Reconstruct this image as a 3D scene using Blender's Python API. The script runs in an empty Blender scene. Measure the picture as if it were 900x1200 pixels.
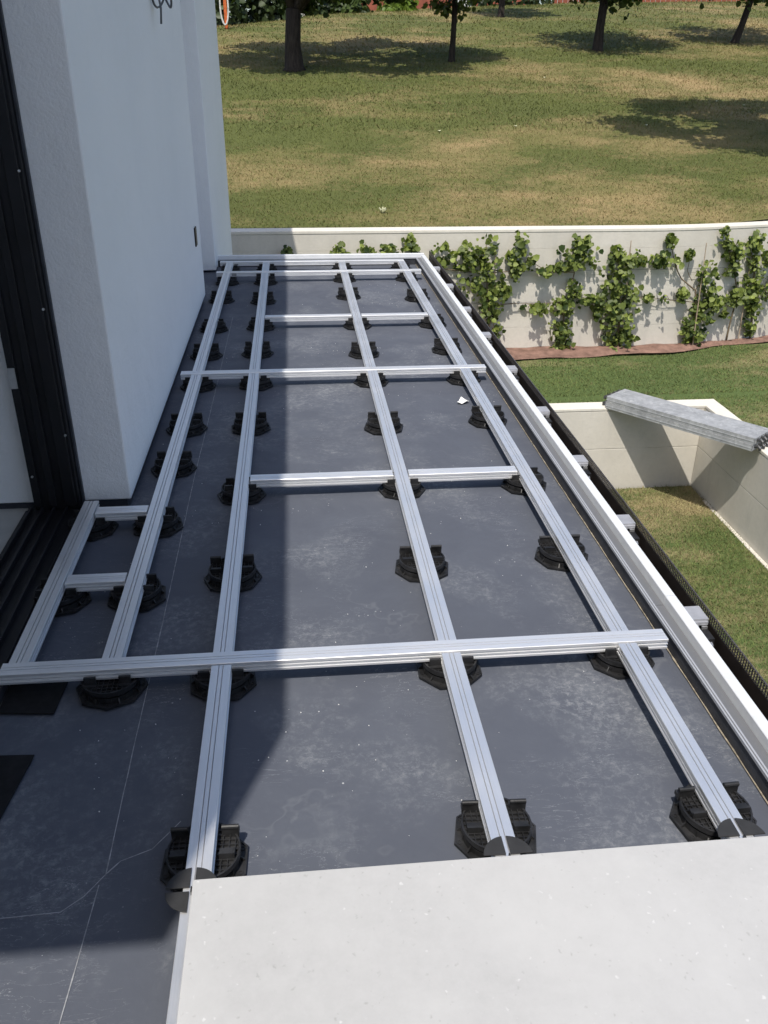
import bpy, math, random
import numpy as np
from mathutils import Vector, Matrix, noise as mnoise

sc = bpy.context.scene
random.seed(7)
RNG = np.random.default_rng(11)
# ------------------------------------------------------------------ camera, sky, sun, exposure
ZR = 0.075                        # top of the joists above the membrane (z = 0)
CAM_Z = ZR + 1.36
cd = bpy.data.cameras.new('camera')
cam = bpy.data.objects.new('camera', cd); sc.collection.objects.link(cam)
cd.sensor_fit = 'HORIZONTAL'; cd.sensor_width = 36.0; cd.lens = 36.0 * 1007.44 / 900.0
cd.clip_start = 0.05; cd.clip_end = 3000
_r = Vector((0.99504, -0.09917, 0.00771)); _u = Vector((0.03859, 0.45637, 0.88895)); _f = Vector((0.09168, 0.88425, -0.45793))
mm = Matrix((_r, _u, -_f)).transposed().to_4x4(); mm.translation = (0, 0, CAM_Z)
cam.matrix_world = mm
sc.camera = cam
sc.render.resolution_x = 768; sc.render.resolution_y = 1024

SUN = Vector((0.195, 0.52, -1.0)).normalized()       # direction the light travels
w = bpy.data.worlds.new('World'); sc.world = w; w.use_nodes = True
wn = w.node_tree.nodes; wl = w.node_tree.links
sky = wn.new('ShaderNodeTexSky'); sky.sky_type = 'NISHITA'; sky.sun_disc = False
sky.sun_elevation = math.asin(-SUN.z); sky.sun_rotation = math.atan2(-SUN.x, -SUN.y)
sky.air_density = 1.0; sky.dust_density = 2.5; sky.altitude = 300
wn['Background'].inputs['Strength'].default_value = 0.15
wl.new(sky.outputs[0], wn['Background'].inputs['Color'])
sl = bpy.data.lights.new('sun', 'SUN'); sl.energy = 3.85; sl.angle = math.radians(0.53); sl.color = (1.0, 0.95, 0.87)
sun = bpy.data.objects.new('sun', sl); sc.collection.objects.link(sun)
sun.rotation_euler = SUN.to_track_quat('-Z', 'Y').to_euler(); sun.location = (-6, -10, 20)
sc.view_settings.view_transform = 'Standard'; sc.view_settings.look = 'None'
sc.view_settings.exposure = 0.22; sc.view_settings.gamma = 1.0

# ------------------------------------------------------------------ helpers
C = sc.collection
class MB:
    def __init__(s): s.v = []; s.f = []
    def add(s, vs, fs):
        o = len(s.v); s.v += [tuple(p) for p in vs]; s.f += [tuple(i + o for i in f) for f in fs]; return s
    def box(s, x0, x1, y0, y1, z0, z1):
        return s.add([(x0,y0,z0),(x1,y0,z0),(x1,y1,z0),(x0,y1,z0),(x0,y0,z1),(x1,y0,z1),(x1,y1,z1),(x0,y1,z1)],
                     [(0,3,2,1),(4,5,6,7),(0,1,5,4),(1,2,6,5),(2,3,7,6),(3,0,4,7)])
    def prism(s, poly, z0, z1):
        n = len(poly)
        return s.add([(x,y,z0) for x,y in poly] + [(x,y,z1) for x,y in poly],
                     [tuple(range(n-1,-1,-1)), tuple(range(n,2*n))] + [(i,(i+1)%n,n+(i+1)%n,n+i) for i in range(n)])
    def extrude(s, prof, a, b, axis='y'):
        # prof: closed (u, z); axis y -> u is x; axis x -> u is y
        n = len(prof)
        if axis == 'y': vs = [(u,a,z) for u,z in prof] + [(u,b,z) for u,z in prof]
        else: vs = [(a,u,z) for u,z in prof] + [(b,u,z) for u,z in prof]
        return s.add(vs, [tuple(range(n)), tuple(range(2*n-1,n-1,-1))] + [(i,n+i,n+(i+1)%n,(i+1)%n) for i in range(n)])
    def ring(s, r0, r1, z0, z1, n=24, rot=0, cx=0, cy=0):
        vs = []
        for r, z in ((r0,z0),(r1,z0),(r1,z1),(r0,z1)):
            vs += [(cx+r*math.cos(rot+2*math.pi*i/n), cy+r*math.sin(rot+2*math.pi*i/n), z) for i in range(n)]
        fs = []
        for k in range(4):
            for i in range(n): fs.append((k*n+i, k*n+(i+1)%n, ((k+1)%4)*n+(i+1)%n, ((k+1)%4)*n+i))
        return s.add(vs, fs)
    def tube(s, pts, rad, n=8, cap=True):
        o = len(s.v); pts = [Vector(p) for p in pts]; m = len(pts)
        if not hasattr(rad, '__len__'): rad = [rad]*m
        up = Vector((0.3,0.9,0.2)).normalized()
        for i, p in enumerate(pts):
            t = (pts[min(i+1,m-1)] - pts[max(i-1,0)]).normalized()
            a = t.cross(up)
            if a.length < 0.1: a = t.cross(Vector((1,0,0)))
            a.normalize(); b = t.cross(a)
            for k in range(n):
                q = p + rad[i]*(math.cos(2*math.pi*k/n)*a + math.sin(2*math.pi*k/n)*b)
                s.v.append(tuple(q))
        for i in range(m-1):
            for k in range(n): s.f.append((o+i*n+k, o+i*n+(k+1)%n, o+(i+1)*n+(k+1)%n, o+(i+1)*n+k))
        if cap:
            s.f.append(tuple(o+k for k in range(n-1,-1,-1))); s.f.append(tuple(o+(m-1)*n+k for k in range(n)))
        return s
    def mesh(s, name, mat, smooth=False):
        me = bpy.data.meshes.new(name); me.from_pydata(s.v, [], s.f); me.update()
        if mat: me.materials.append(mat)
        if smooth:
            for p in me.polygons: p.use_smooth = True
        return me
    def build(s, name, mat, parent=None, smooth=False, bevel=0, loc=None):
        return obj(name, s.mesh(name, mat, smooth), parent, bevel, loc)
def obj(name, me, parent=None, bevel=0, loc=None):
    o = bpy.data.objects.new(name, me); C.objects.link(o)
    if parent: o.parent = parent
    if loc: o.location = loc
    if bevel:
        m = o.modifiers.new('bevel', 'BEVEL'); m.width = bevel; m.segments = 2; m.limit_method = 'ANGLE'; m.angle_limit = math.radians(40)
    return o
def tag(o, label, cat, group=None):
    o['label'] = label; o['category'] = cat
    if group: o['group'] = group
    return o
def struct(o): o['kind'] = 'structure'; return o
def stuff(o): o['kind'] = 'stuff'; return o
def thing(name, label, cat, loc=(0,0,0), rz=0, group=None):
    o = bpy.data.objects.new(name, None); C.objects.link(o); o.location = loc; o.rotation_euler = (0,0,rz)
    o.empty_display_size = 0.05
    return tag(o, label, cat, group)
def rawmesh(name, V, F, mat, attr=None):
    """big meshes straight from numpy; F is (n,k)"""
    me = bpy.data.meshes.new(name); n, k = F.shape
    me.vertices.add(len(V)); me.vertices.foreach_set('co', V.astype(np.float32).ravel())
    me.loops.add(n*k); me.loops.foreach_set('vertex_index', F.astype(np.int32).ravel())
    me.polygons.add(n); me.polygons.foreach_set('loop_start', np.arange(0, n*k, k, dtype=np.int32))
    me.update(calc_edges=True)
    if attr is not None:
        a = me.attributes.new('rnd', 'FLOAT', 'POINT'); a.data.foreach_set('value', attr.astype(np.float32))
    me.materials.append(mat); me.validate()
    return me

# ------------------------------------------------------------------ materials
class NT:
    def __init__(s, name):
        s.m = bpy.data.materials.new(name); s.m.use_nodes = True; s.t = s.m.node_tree
        s.b = s.t.nodes['Principled BSDF']; s.pos = s.t.nodes.new('ShaderNodeNewGeometry').outputs['Position']
        s.obj = s.t.nodes.new('ShaderNodeTexCoord').outputs['Object']
    def L(s, a, b): s.t.links.new(a, b)
    def n(s, ty, **kw):
        nd = s.t.nodes.new(ty)
        for k, v in kw.items(): setattr(nd, k, v)
        return nd
    def mapped(s, vec, scale=(1,1,1), rot=(0,0,0)):
        nd = s.n('ShaderNodeMapping'); s.L(vec, nd.inputs[0]); nd.inputs['Scale'].default_value = scale; nd.inputs['Rotation'].default_value = rot
        return nd.outputs[0]
    def noise(s, scale, detail=4, rough=0.55, vec=None, dist=0):
        nd = s.n('ShaderNodeTexNoise'); s.L(vec or s.pos, nd.inputs['Vector'])
        nd.inputs['Scale'].default_value = scale; nd.inputs['Detail'].default_value = detail
        nd.inputs['Roughness'].default_value = rough; nd.inputs['Distortion'].default_value = dist
        return nd.outputs['Fac']
    def voro(s, scale, vec=None, feature='F1', out='Distance', rand=1):
        nd = s.n('ShaderNodeTexVoronoi', feature=feature); s.L(vec or s.pos, nd.inputs['Vector'])
        nd.inputs['Scale'].default_value = scale; nd.inputs['Randomness'].default_value = rand
        return nd.outputs[out]
    def ramp(s, fac, stops):
        nd = s.n('ShaderNodeValToRGB'); s.L(fac, nd.inputs[0]); e = nd.color_ramp.elements
        while len(e) < len(stops): e.new(0.5)
        for el, (p, c) in zip(e, stops):
            el.position = p; el.color = (c, c, c, 1) if not hasattr(c, '__len__') else (*c, 1)
        return nd.outputs[0]
    def mix(s, fac, a, b, mode='MIX'):
        nd = s.n('ShaderNodeMix', data_type='RGBA', blend_type=mode)
        for sock, v in ((nd.inputs[0], fac), (nd.inputs[6], a), (nd.inputs[7], b)):
            if hasattr(v, 'is_output') or isinstance(v, bpy.types.NodeSocket): s.L(v, sock)
            elif hasattr(v, '__len__'): sock.default_value = (*v, 1)
            else: sock.default_value = v
        return nd.outputs[2]
    def math(s, op, a, b=0.0, clamp=False):
        nd = s.n('ShaderNodeMath', operation=op, use_clamp=clamp)
        for sock, v in zip(nd.inputs, (a, b)):
            if isinstance(v, bpy.types.NodeSocket): s.L(v, sock)
            else: sock.default_value = v
        return nd.outputs[0]
    def attr(s, name): return s.n('ShaderNodeAttribute', attribute_name=name).outputs['Fac']
    def objrand(s): return s.n('ShaderNodeObjectInfo').outputs['Random']
    def bump(s, h, dist=0.002, strength=1.0):
        nd = s.n('ShaderNodeBump'); s.L(h, nd.inputs['Height']); nd.inputs['Distance'].default_value = dist; nd.inputs['Strength'].default_value = strength
        s.L(nd.outputs[0], s.b.inputs['Normal'])
    def set(s, col=None, rough=None, metal=None, spec=None):
        for k, v in (('Base Color', col), ('Roughness', rough), ('Metallic', metal), ('Specular IOR Level', spec)):
            if v is None: continue
            if isinstance(v, bpy.types.NodeSocket): s.L(v, s.b.inputs[k])
            elif hasattr(v, '__len__'): s.b.inputs[k].default_value = (*v, 1)
            else: s.b.inputs[k].default_value = v
        return s.m

def m_plain(name, col, rough=0.6, metal=0, var=0.25, sc_=20, spec=0.4, bumpd=0):
    t = NT(name); n = t.noise(sc_, 5)
    c = t.mix(t.ramp(n, [(0.3, 0.0), (0.7, 1.0)]), tuple(v*(1-var) for v in col), tuple(min(1, v*(1+var)) for v in col))
    if bumpd: t.bump(t.noise(sc_*6, 3), bumpd)
    return t.set(c, rough, metal, spec)

def m_alu(name, col, axis, metal=0.8, rough=0.42):
    t = NT(name)
    sv = (260, 3, 260) if axis == 'y' else (3, 260, 260)
    br = t.noise(1.0, 3, 0.6, t.mapped(t.pos, sv))
    bl = t.noise(5.0, 5, 0.6)
    v = t.mix(t.ramp(br, [(0.3, 0.0), (0.7, 1.0)]), tuple(c*0.94 for c in col), col)
    v = t.mix(t.ramp(bl, [(0.35, 0.0), (0.75, 0.3)]), v, tuple(c*0.8 for c in col))
    sp = t.ramp(t.voro(160), [(0.0, 1.0), (0.06, 0.0)])
    v = t.mix(t.math('MULTIPLY', sp, t.ramp(bl, [(0.5, 0.0), (0.62, 0.6)])), v, (0.35, 0.34, 0.33))
    t.bump(br, 0.0002)
    return t.set(v, t.ramp(bl, [(0.3, rough-0.08), (0.7, rough+0.12)]), metal)

def m_membrane():
    t = NT('membrane_bitumen')
    big = t.noise(0.9, 3, 0.5); mid = t.noise(4.5, 6, 0.65, dist=0.4); fine = t.noise(60, 6, 0.7)
    base = t.mix(t.ramp(big, [(0.3, 0.0), (0.7, 1.0)]), (0.086, 0.094, 0.115), (0.108, 0.117, 0.140))
    base = t.mix(t.ramp(mid, [(0.35, 0.0), (0.7, 0.5)]), base, (0.072, 0.079, 0.101))
    patch = t.ramp(t.noise(1.9, 5, 0.62, dist=0.25), [(0.49, 0.0), (0.68, 1.0)])
    grain = t.ramp(t.noise(48, 10, 0.8, dist=0.3), [(0.48, 0.0), (0.63, 1.0)])
    base = t.mix(t.math('MULTIPLY', t.math('MULTIPLY', grain, patch), 0.66), base, (0.315, 0.325, 0.335))
    haze = t.math('MULTIPLY', t.ramp(t.noise(8, 8, 0.72), [(0.38, 0.0), (0.68, 0.42)]), patch)
    base = t.mix(haze, base, (0.20, 0.212, 0.228))
    # dried puddle rims
    pn = t.noise(2.6, 4, 0.6, dist=0.3)
    rim = t.math('MULTIPLY', t.ramp(pn, [(0.500, 0.0), (0.512, 1.0), (0.530, 0.0)]), t.ramp(t.noise(1.3, 2), [(0.52, 0.0), (0.64, 0.18)]))
    base = t.mix(rim, base, (0.30, 0.31, 0.32))
    # scuffs
    wv = t.noise(1.0, 4, 0.6, t.mapped(t.pos, (10, 36, 1), (0, 0, 0.5)), 1.2)
    line = t.ramp(wv, [(0.494, 0.0), (0.5, 1.0), (0.506, 0.0)])
    base = t.mix(t.math('MULTIPLY', t.math('MULTIPLY', line, t.ramp(t.noise(3.1, 3), [(0.50, 0.0), (0.62, 1.0)])), 0.55), base, (0.42, 0.43, 0.44))
    vn = t.n('ShaderNodeTexVoronoi'); t.L(t.pos, vn.inputs['Vector']); vn.inputs['Scale'].default_value = 60
    bw = t.n('ShaderNodeRGBToBW'); t.L(vn.outputs['Color'], bw.inputs[0])
    spk = t.math('LESS_THAN', vn.outputs['Distance'], t.math('MULTIPLY', t.math('SUBTRACT', bw.outputs[0], 0.45, True), 0.32))
    spm = t.ramp(t.noise(5.5, 4), [(0.55, 0.0), (0.62, 1.0)])
    base = t.mix(t.math('MULTIPLY', spk, t.math('MULTIPLY', spm, 0.75)), base, (0.58, 0.58, 0.58))
    t.bump(t.math('ADD', t.math('MULTIPLY', fine, 0.5), t.math('MULTIPLY', mid, 1.5)), 0.0025, 0.5)
    return t.set(base, t.ramp(mid, [(0.3, 0.5), (0.7, 0.68)]), 0, 0.16)

def m_tile():
    t = NT('porcelain_stone_look')
    a = t.noise(3.2, 8, 0.62, dist=0.3); b = t.noise(30, 8, 0.78)
    c = t.mix(t.ramp(a, [(0.3, 0.0), (0.7, 1.0)]), (0.415, 0.411, 0.407), (0.49, 0.486, 0.478))
    c = t.mix(t.ramp(b, [(0.35, 0.0), (0.75, 0.55)]), c, (0.525, 0.521, 0.515))
    dn = t.n('ShaderNodeTexNoise'); t.L(t.pos, dn.inputs['Vector']); dn.inputs['Scale'].default_value = 90; dn.inputs['Detail'].default_value = 3
    vm = t.n('ShaderNodeVectorMath', operation='MULTIPLY_ADD'); t.L(dn.outputs['Color'], vm.inputs[0]); vm.inputs[1].default_value = (0.016, 0.016, 0.016); t.L(t.pos, vm.inputs[2]); wp = vm.outputs[0]
    fl = t.ramp(t.voro(62, wp), [(0.0, 1.0), (0.12, 0.5), (0.22, 0.0)]); fm = t.ramp(t.noise(17, 5, 0.75), [(0.49, 0.0), (0.57, 1.0)])
    c = t.mix(t.math('MULTIPLY', fl, t.math('MULTIPLY', fm, 0.6)), c, (0.27, 0.262, 0.25))
    fl2 = t.ramp(t.voro(41, wp), [(0.0, 1.0), (0.09, 0.6), (0.15, 0.0)]); fm2 = t.ramp(t.noise(8, 4, 0.7), [(0.50, 0.0), (0.57, 1.0)])
    c = t.mix(t.math('MULTIPLY', fl2, t.math('MULTIPLY', fm2, 0.7)), c, (0.68, 0.675, 0.67))
    t.bump(b, 0.0006, 0.4)
    return t.set(c, 0.55, 0, 0.35)

def m_stucco():
    t = NT('white_stucco')
    a = t.noise(1.1, 4); b = t.noise(110, 5, 0.7)
    c = t.mix(t.ramp(a, [(0.3, 0.0), (0.7, 1.0)]), (0.82, 0.825, 0.83), (0.87, 0.87, 0.87))
    d = t.ramp(t.noise(5, 6, 0.7), [(0.62, 0.0), (0.8, 0.25)])
    c = t.mix(d, c, (0.62, 0.61, 0.60))
    t.bump(t.math('ADD', b, t.math('MULTIPLY', t.noise(9, 4), 3.0)), 0.004, 0.7)
    return t.set(c, 0.85, 0, 0.2)

def m_concrete(name='concrete', k=1.0):
    t = NT(name)
    a = t.noise(1.6, 6, 0.62); b = t.noise(26, 6, 0.7); s_ = t.noise(2.2, 5, 0.7, t.mapped(t.pos, (2.5, 2.5, 0.5)))
    c = t.mix(t.ramp(a, [(0.3, 0.0), (0.7, 1.0)]), (0.56*k, 0.525*k, 0.455*k), (0.68*k, 0.64*k, 0.565*k))
    c = t.mix(t.ramp(s_, [(0.55, 0.0), (0.75, 0.35)]), c, (0.42*k, 0.405*k, 0.37*k))
    c = t.mix(t.ramp(b, [(0.3, 0.25), (0.6, 0.0)]), c, (0.46*k, 0.44*k, 0.39*k))
    pit = t.ramp(t.voro(38), [(0.0, 1.0), (0.05, 0.6), (0.08, 0.0)])
    c = t.mix(t.math('MULTIPLY', pit, 0.35), c, (0.3*k, 0.29*k, 0.27*k))
    rnd = t.objrand(); c = t.mix(t.math('MULTIPLY', rnd, 0.14), c, (0.5*k, 0.49*k, 0.45*k))
    t.bump(t.math('ADD', b, t.math('MULTIPLY', a, 2.0)), 0.004, 0.5)
    return t.set(c, 0.9, 0, 0.2)

def m_grass(name, dry, green=(0.125, 0.150, 0.045), straw=(0.40, 0.31, 0.165), blade=False, k=1.0):
    t = NT(name)
    big = t.noise(0.33*k, 4, 0.6, t.mapped(t.pos, (0.55, 1, 1))); mid = t.noise(1.6*k, 5, 0.65, t.mapped(t.pos, (0.6, 1, 1))); fine = t.noise(14, 4, 0.7)
    f = t.math('ADD', t.math('MULTIPLY', big, 1.6), t.math('ADD', t.math('MULTIPLY', mid, 0.7), t.math('MULTIPLY', fine, 0.45)))
    if blade: f = t.math('ADD', f, t.math('MULTIPLY', t.math('SUBTRACT', t.attr('rnd'), 0.5), 0.5))
    m = t.ramp(f, [(0.0, 0.0), (1.0, 1.0)]); 
    rr = t.n('ShaderNodeMapRange'); t.L(f, rr.inputs[0]); rr.inputs[1].default_value = 1.62 - dry; rr.inputs[2].default_value = 1.12 - dry + 0.62
    # low f -> straw
    rr.inputs[1].default_value = 1.375 + dry; rr.inputs[2].default_value = 1.375 + dry - 0.36
    c = t.mix(rr.outputs[0], green, straw)
    hue = t.ramp(t.noise(0.9, 3), [(0.35, 0.0), (0.65, 1.0)])
    c = t.mix(t.math('MULTIPLY', hue, 0.45), c, tuple(v*k for v, k in zip(green, (1.25, 1.2, 1.1))))
    if blade:
        v = t.math('ADD', 0.70, t.math('MULTIPLY', t.math('POWER', t.attr('rnd'), 2.0), 0.9))
        c = t.mix(1.0, c, v, 'MULTIPLY') if False else c
        hs = t.n('ShaderNodeHueSaturation'); t.L(c, hs.inputs['Color']); t.L(v, hs.inputs['Value']); c = hs.outputs[0]
    else:
        c = t.mix(t.ramp(t.noise(45, 5, 0.75), [(0.35, 0.22), (0.6, 0.0)]), c, (0.055, 0.05, 0.025))
        t.bump(t.noise(40, 5, 0.8), 0.010, 0.7)
    return t.set(c, 0.8, 0, 0.15)

def m_leaf(name, dark, light, trans=0.35):
    t = NT(name)
    r = t.attr('rnd')
    c = t.mix(t.ramp(r, [(0.0, 0.0), (1.0, 1.0)]), dark, light)
    t.set(c, 0.5, 0, 0.35)
    tr = t.n('ShaderNodeBsdfTranslucent'); t.L(t.mix(1.0, c, (0.9, 1.0, 0.35), 'MULTIPLY'), tr.inputs[0])
    ms = t.n('ShaderNodeMixShader'); ms.inputs[0].default_value = trans
    t.L(t.b.outputs[0], ms.inputs[1]); t.L(tr.outputs[0], ms.inputs[2])
    t.L(ms.outputs[0], t.t.nodes['Material Output'].inputs[0])
    return t.m

def m_bark():
    t = NT('bark'); a = t.noise(3, 6, 0.7, t.mapped(t.pos, (9, 9, 1.6)))
    c = t.mix(t.ramp(a, [(0.3, 0.0), (0.7, 1.0)]), (0.016, 0.013, 0.011), (0.065, 0.052, 0.042)); t.bump(a, 0.03)
    return t.set(c, 0.9, 0, 0.2)

def m_galv():
    t = NT('galvanised_steel'); a = t.noise(7, 6, 0.7, t.obj); v = t.voro(30, t.obj, out='Color')
    c = t.mix(t.ramp(a, [(0.35, 0.0), (0.65, 1.0)]), (0.31, 0.32, 0.33), (0.46, 0.47, 0.48))
    bw = t.n('ShaderNodeRGBToBW'); t.L(v, bw.inputs[0]); c = t.mix(0.14, c, bw.outputs[0])
    sp = t.ramp(t.noise(16, 4, 0.7, t.obj, 1.0), [(0.60, 0.0), (0.66, 0.75)])
    c = t.mix(sp, c, (0.62, 0.62, 0.60))
    t.bump(a, 0.001)
    return t.set(c, 0.55, 0.35)

M = dict(
    alu_y=m_alu('aluminium_lengthwise', (0.95, 0.95, 0.955), 'y', 0.78, 0.42), alu_x=m_alu('aluminium_crosswise', (0.95, 0.95, 0.955), 'x', 0.66, 0.42),
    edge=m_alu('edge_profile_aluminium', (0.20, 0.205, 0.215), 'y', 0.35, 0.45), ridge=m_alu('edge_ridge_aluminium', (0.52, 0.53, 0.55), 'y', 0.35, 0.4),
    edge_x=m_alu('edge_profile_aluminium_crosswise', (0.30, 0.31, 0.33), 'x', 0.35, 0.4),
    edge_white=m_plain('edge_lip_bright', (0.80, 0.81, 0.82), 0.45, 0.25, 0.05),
    membrane=m_membrane(), tile=m_tile(), stucco=m_stucco(), concrete=m_concrete(), coping=m_concrete('coping_concrete', 1.12),
    plastic=m_plain('black_polypropylene', (0.017, 0.017, 0.018), 0.5, 0, 0.75, 25, 0.45, 0.0005),
    disc=m_plain('dark_rubber_disc', (0.030, 0.030, 0.031), 0.65, 0, 0.15, 60, 0.35),
    black=m_plain('black_door_aluminium', (0.010, 0.010, 0.012), 0.45, 0.0, 0.3, 8, 0.35),
    upstand=m_plain('bitumen_upstand', (0.042, 0.045, 0.054), 0.5, 0, 0.35, 12, 0.35, 0.001),
    gutter=m_plain('dark_brown_gutter', (0.028, 0.022, 0.019), 0.5, 0.2, 0.35, 14),
    wire=m_plain('dark_mesh_wire', (0.15, 0.13, 0.125), 0.35, 0.6, 0.35, 120),
    capgrey=m_plain('bracket_cap_grey', (0.40, 0.405, 0.43), 0.5, 0.3, 0.12, 30),
    steel=m_plain('bright_screw_steel', (0.6, 0.6, 0.6), 0.3, 0.8, 0.1, 50),
    sealant=m_plain('tan_sealant', (0.30, 0.262, 0.20), 0.8, 0, 0.45, 70, 0.2, 0.002),
    chalk=m_plain('chalk_dust', (0.30, 0.305, 0.32), 0.9, 0, 0.35, 60, 0.1),
    pad=m_plain('black_rubber_pad', (0.012, 0.012, 0.013), 0.75, 0, 0.3, 50, 0.2),
    paper=m_plain('white_paper', (0.8, 0.8, 0.78), 0.8, 0, 0.05),
    cable=m_plain('grey_cable', (0.10, 0.105, 0.11), 0.5),
    interior_floor=m_plain('interior_screed', (0.38, 0.38, 0.36), 0.7, 0, 0.15, 6),
    bed=m_plain('red_brown_weed_fabric', (0.215, 0.130, 0.100), 0.9, 0, 0.35, 9, 0.15, 0.008),
    soil=m_plain('dry_soil', (0.10, 0.075, 0.05), 0.95, 0, 0.4, 12, 0.1, 0.01),
    hill=m_grass('hill_turf', 0.07, (0.090, 0.104, 0.032), (0.33, 0.24, 0.12)), hillb=m_grass('hill_blades', 0.07, (0.098, 0.115, 0.033), (0.38, 0.28, 0.145), blade=True),
    lawn=m_grass('lawn_turf', 0.05, (0.082, 0.12, 0.04), (0.32, 0.255, 0.14), k=2.2), lawnb=m_grass('lawn_blades', 0.05, (0.104, 0.132, 0.043), (0.41, 0.32, 0.18), blade=True, k=2.2),
    vine=m_leaf('vine_leaf', (0.025, 0.05, 0.010), (0.30, 0.36, 0.085)), stem=m_plain('vine_stem', (0.16, 0.12, 0.075), 0.85, 0, 0.3, 30),
    stake=m_plain('wood_stake', (0.36, 0.28, 0.20), 0.8, 0, 0.2, 20), tree=m_leaf('tree_leaf', (0.022, 0.042, 0.010), (0.085, 0.125, 0.03)),
    ytree=m_leaf('young_tree_leaf', (0.05, 0.08, 0.015), (0.16, 0.20, 0.05)), bark=m_bark(), galv=m_galv(),
    hook=m_plain('hook_steel', (0.09, 0.09, 0.09), 0.5, 0.6), brick=m_plain('red_brick', (0.26, 0.075, 0.045), 0.85, 0, 0.25, 4),
    rooft=m_plain('roof_tiles', (0.17, 0.06, 0.04), 0.85, 0, 0.25, 4), hedge=m_leaf('hedge_leaf', (0.012, 0.024, 0.008), (0.05, 0.075, 0.02), 0.2),
    bright=m_leaf('bright_leaf', (0.10, 0.17, 0.02), (0.22, 0.30, 0.05)), orange=m_plain('orange_paint', (0.55, 0.13, 0.035), 0.5),
    pale=m_plain('pale_plastic', (0.6, 0.6, 0.58), 0.5), glass=m_plain('dark_window', (0.02, 0.025, 0.03), 0.1, 0, 0.1),
    flower=m_plain('pale_flower', (0.55, 0.55, 0.36), 0.8),
)

# ------------------------------------------------------------------ terrain
Z_LOW, Z_MID, Z_WTOP = -2.585, -1.695, -0.225
def faceY(x):                                    # front face of the far retaining wall
    return 10.30 if x < 4.3 else 10.30 + 0.105*(x-4.3)**1.7
CRX, CRY = [-10, -1.4, 1.56, 3.6, 5.75, 9.9, 16, 30], [24.0, 26.0, 28.2, 29.1, 29.9, 31.3, 32.3, 34]
def hill_z(x, y):
    yc = float(np.interp(x, CRX, CRY)); t = y-10.55; tc = yc-10.55
    k = 1.2; d = t-tc
    sp = (math.log1p(math.exp(-abs(d)/k))*k + max(d, 0))      # smooth knee at the crest
    return -0.245 + 0.178*t - 0.150*sp + 0.05*mnoise.noise((x*0.4, y*0.4, 3.1)) * min(1, max(0, t))
def grid(xs, ys, zf):
    V = [(x, y, zf(x, y)) for y in ys for x in xs]; nx = len(xs)
    F = [(j*nx+i, j*nx+i+1, (j+1)*nx+i+1, (j+1)*nx+i) for j in range(len(ys)-1) for i in range(nx-1)]
    return V, F
mb = MB(); mb.add([(-900,-900,-2.75),(900,-900,-2.75),(900,1500,-2.75),(-900,1500,-2.75)], [(0,1,2,3)])
struct(mb.build('ground', M['soil']))
xs = list(np.arange(-14, 30.1, 0.5))
mb = MB()
rows = [0.0, 0.25, 0.6] + list(np.arange(1.0, 32, 0.5)) + [36, 42, 55, 80, 130, 250]
V = []; nx = len(xs)
for t_ in rows:
    for x in xs:
        y = faceY(x)+0.22+t_; V.append((x, y, hill_z(x, y)))
mb.add(V, [(j*nx+i, j*nx+i+1, (j+1)*nx+i+1, (j+1)*nx+i) for j in range(len(rows)-1) for i in range(nx-1)])
struct(mb.build('hillside', M['hill'], smooth=True))
mb = MB()
xm = list(np.arange(-9, 14.1, 0.3)); 
def mid_z(x, y): return Z_MID + 0.03*mnoise.noise((x*0.8, y*0.8, 0)) - 0.02*(y < 8.6)
V = []; nx = len(xm)
for k in range(12):
    for x in xm:
        y = 8.31 + (faceY(x)+0.05-8.31)*k/11; V.append((x, y, mid_z(x, y)))
mb.add(V, [(j*nx+i, j*nx+i+1, (j+1)*nx+i+1, (j+1)*nx+i) for j in range(11) for i in range(nx-1)])
V, F = grid(list(np.arange(4.39, 14, 0.4)), list(np.arange(-6, 8.32, 0.4)) + [8.33], mid_z); mb.add(V, F)
struct(mb.build('upper_lawn', M['lawn'], smooth=True))
mb = MB(); V, F = grid(list(np.arange(0.6, 4.35, 0.3)), list(np.arange(-6, 8.3, 0.3)), lambda x, y: Z_LOW + 0.03*mnoise.noise((x, y, 5))); mb.add(V, F)
struct(mb.build('lower_lawn', M['lawn'], smooth=True))
# planting strip of red-brown fabric at the foot of the far wall
def bed_edge(x): return faceY(x) - max(0.16, 0.52 - 0.10*max(0, x-2.0)) + 0.03*math.sin(x*5)
mb = MB(); V = []; xb = list(np.arange(-6, 9, 0.15)); nx = len(xb)
for k in range(6):
    for x in xb:
        u = k/5; y = bed_edge(x) + (faceY(x)-0.004-bed_edge(x))*u
        V.append((x, y, Z_MID+0.02+0.035*math.sin(u*math.pi*0.8)+0.022*mnoise.noise((x*3, y*5, 1))))
mb.add(V, [(j*nx+i, j*nx+i+1, (j+1)*nx+i+1, (j+1)*nx+i) for j in range(5) for i in range(nx-1)])
struct(mb.build('planting_bed', M['bed'], smooth=True))

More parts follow.
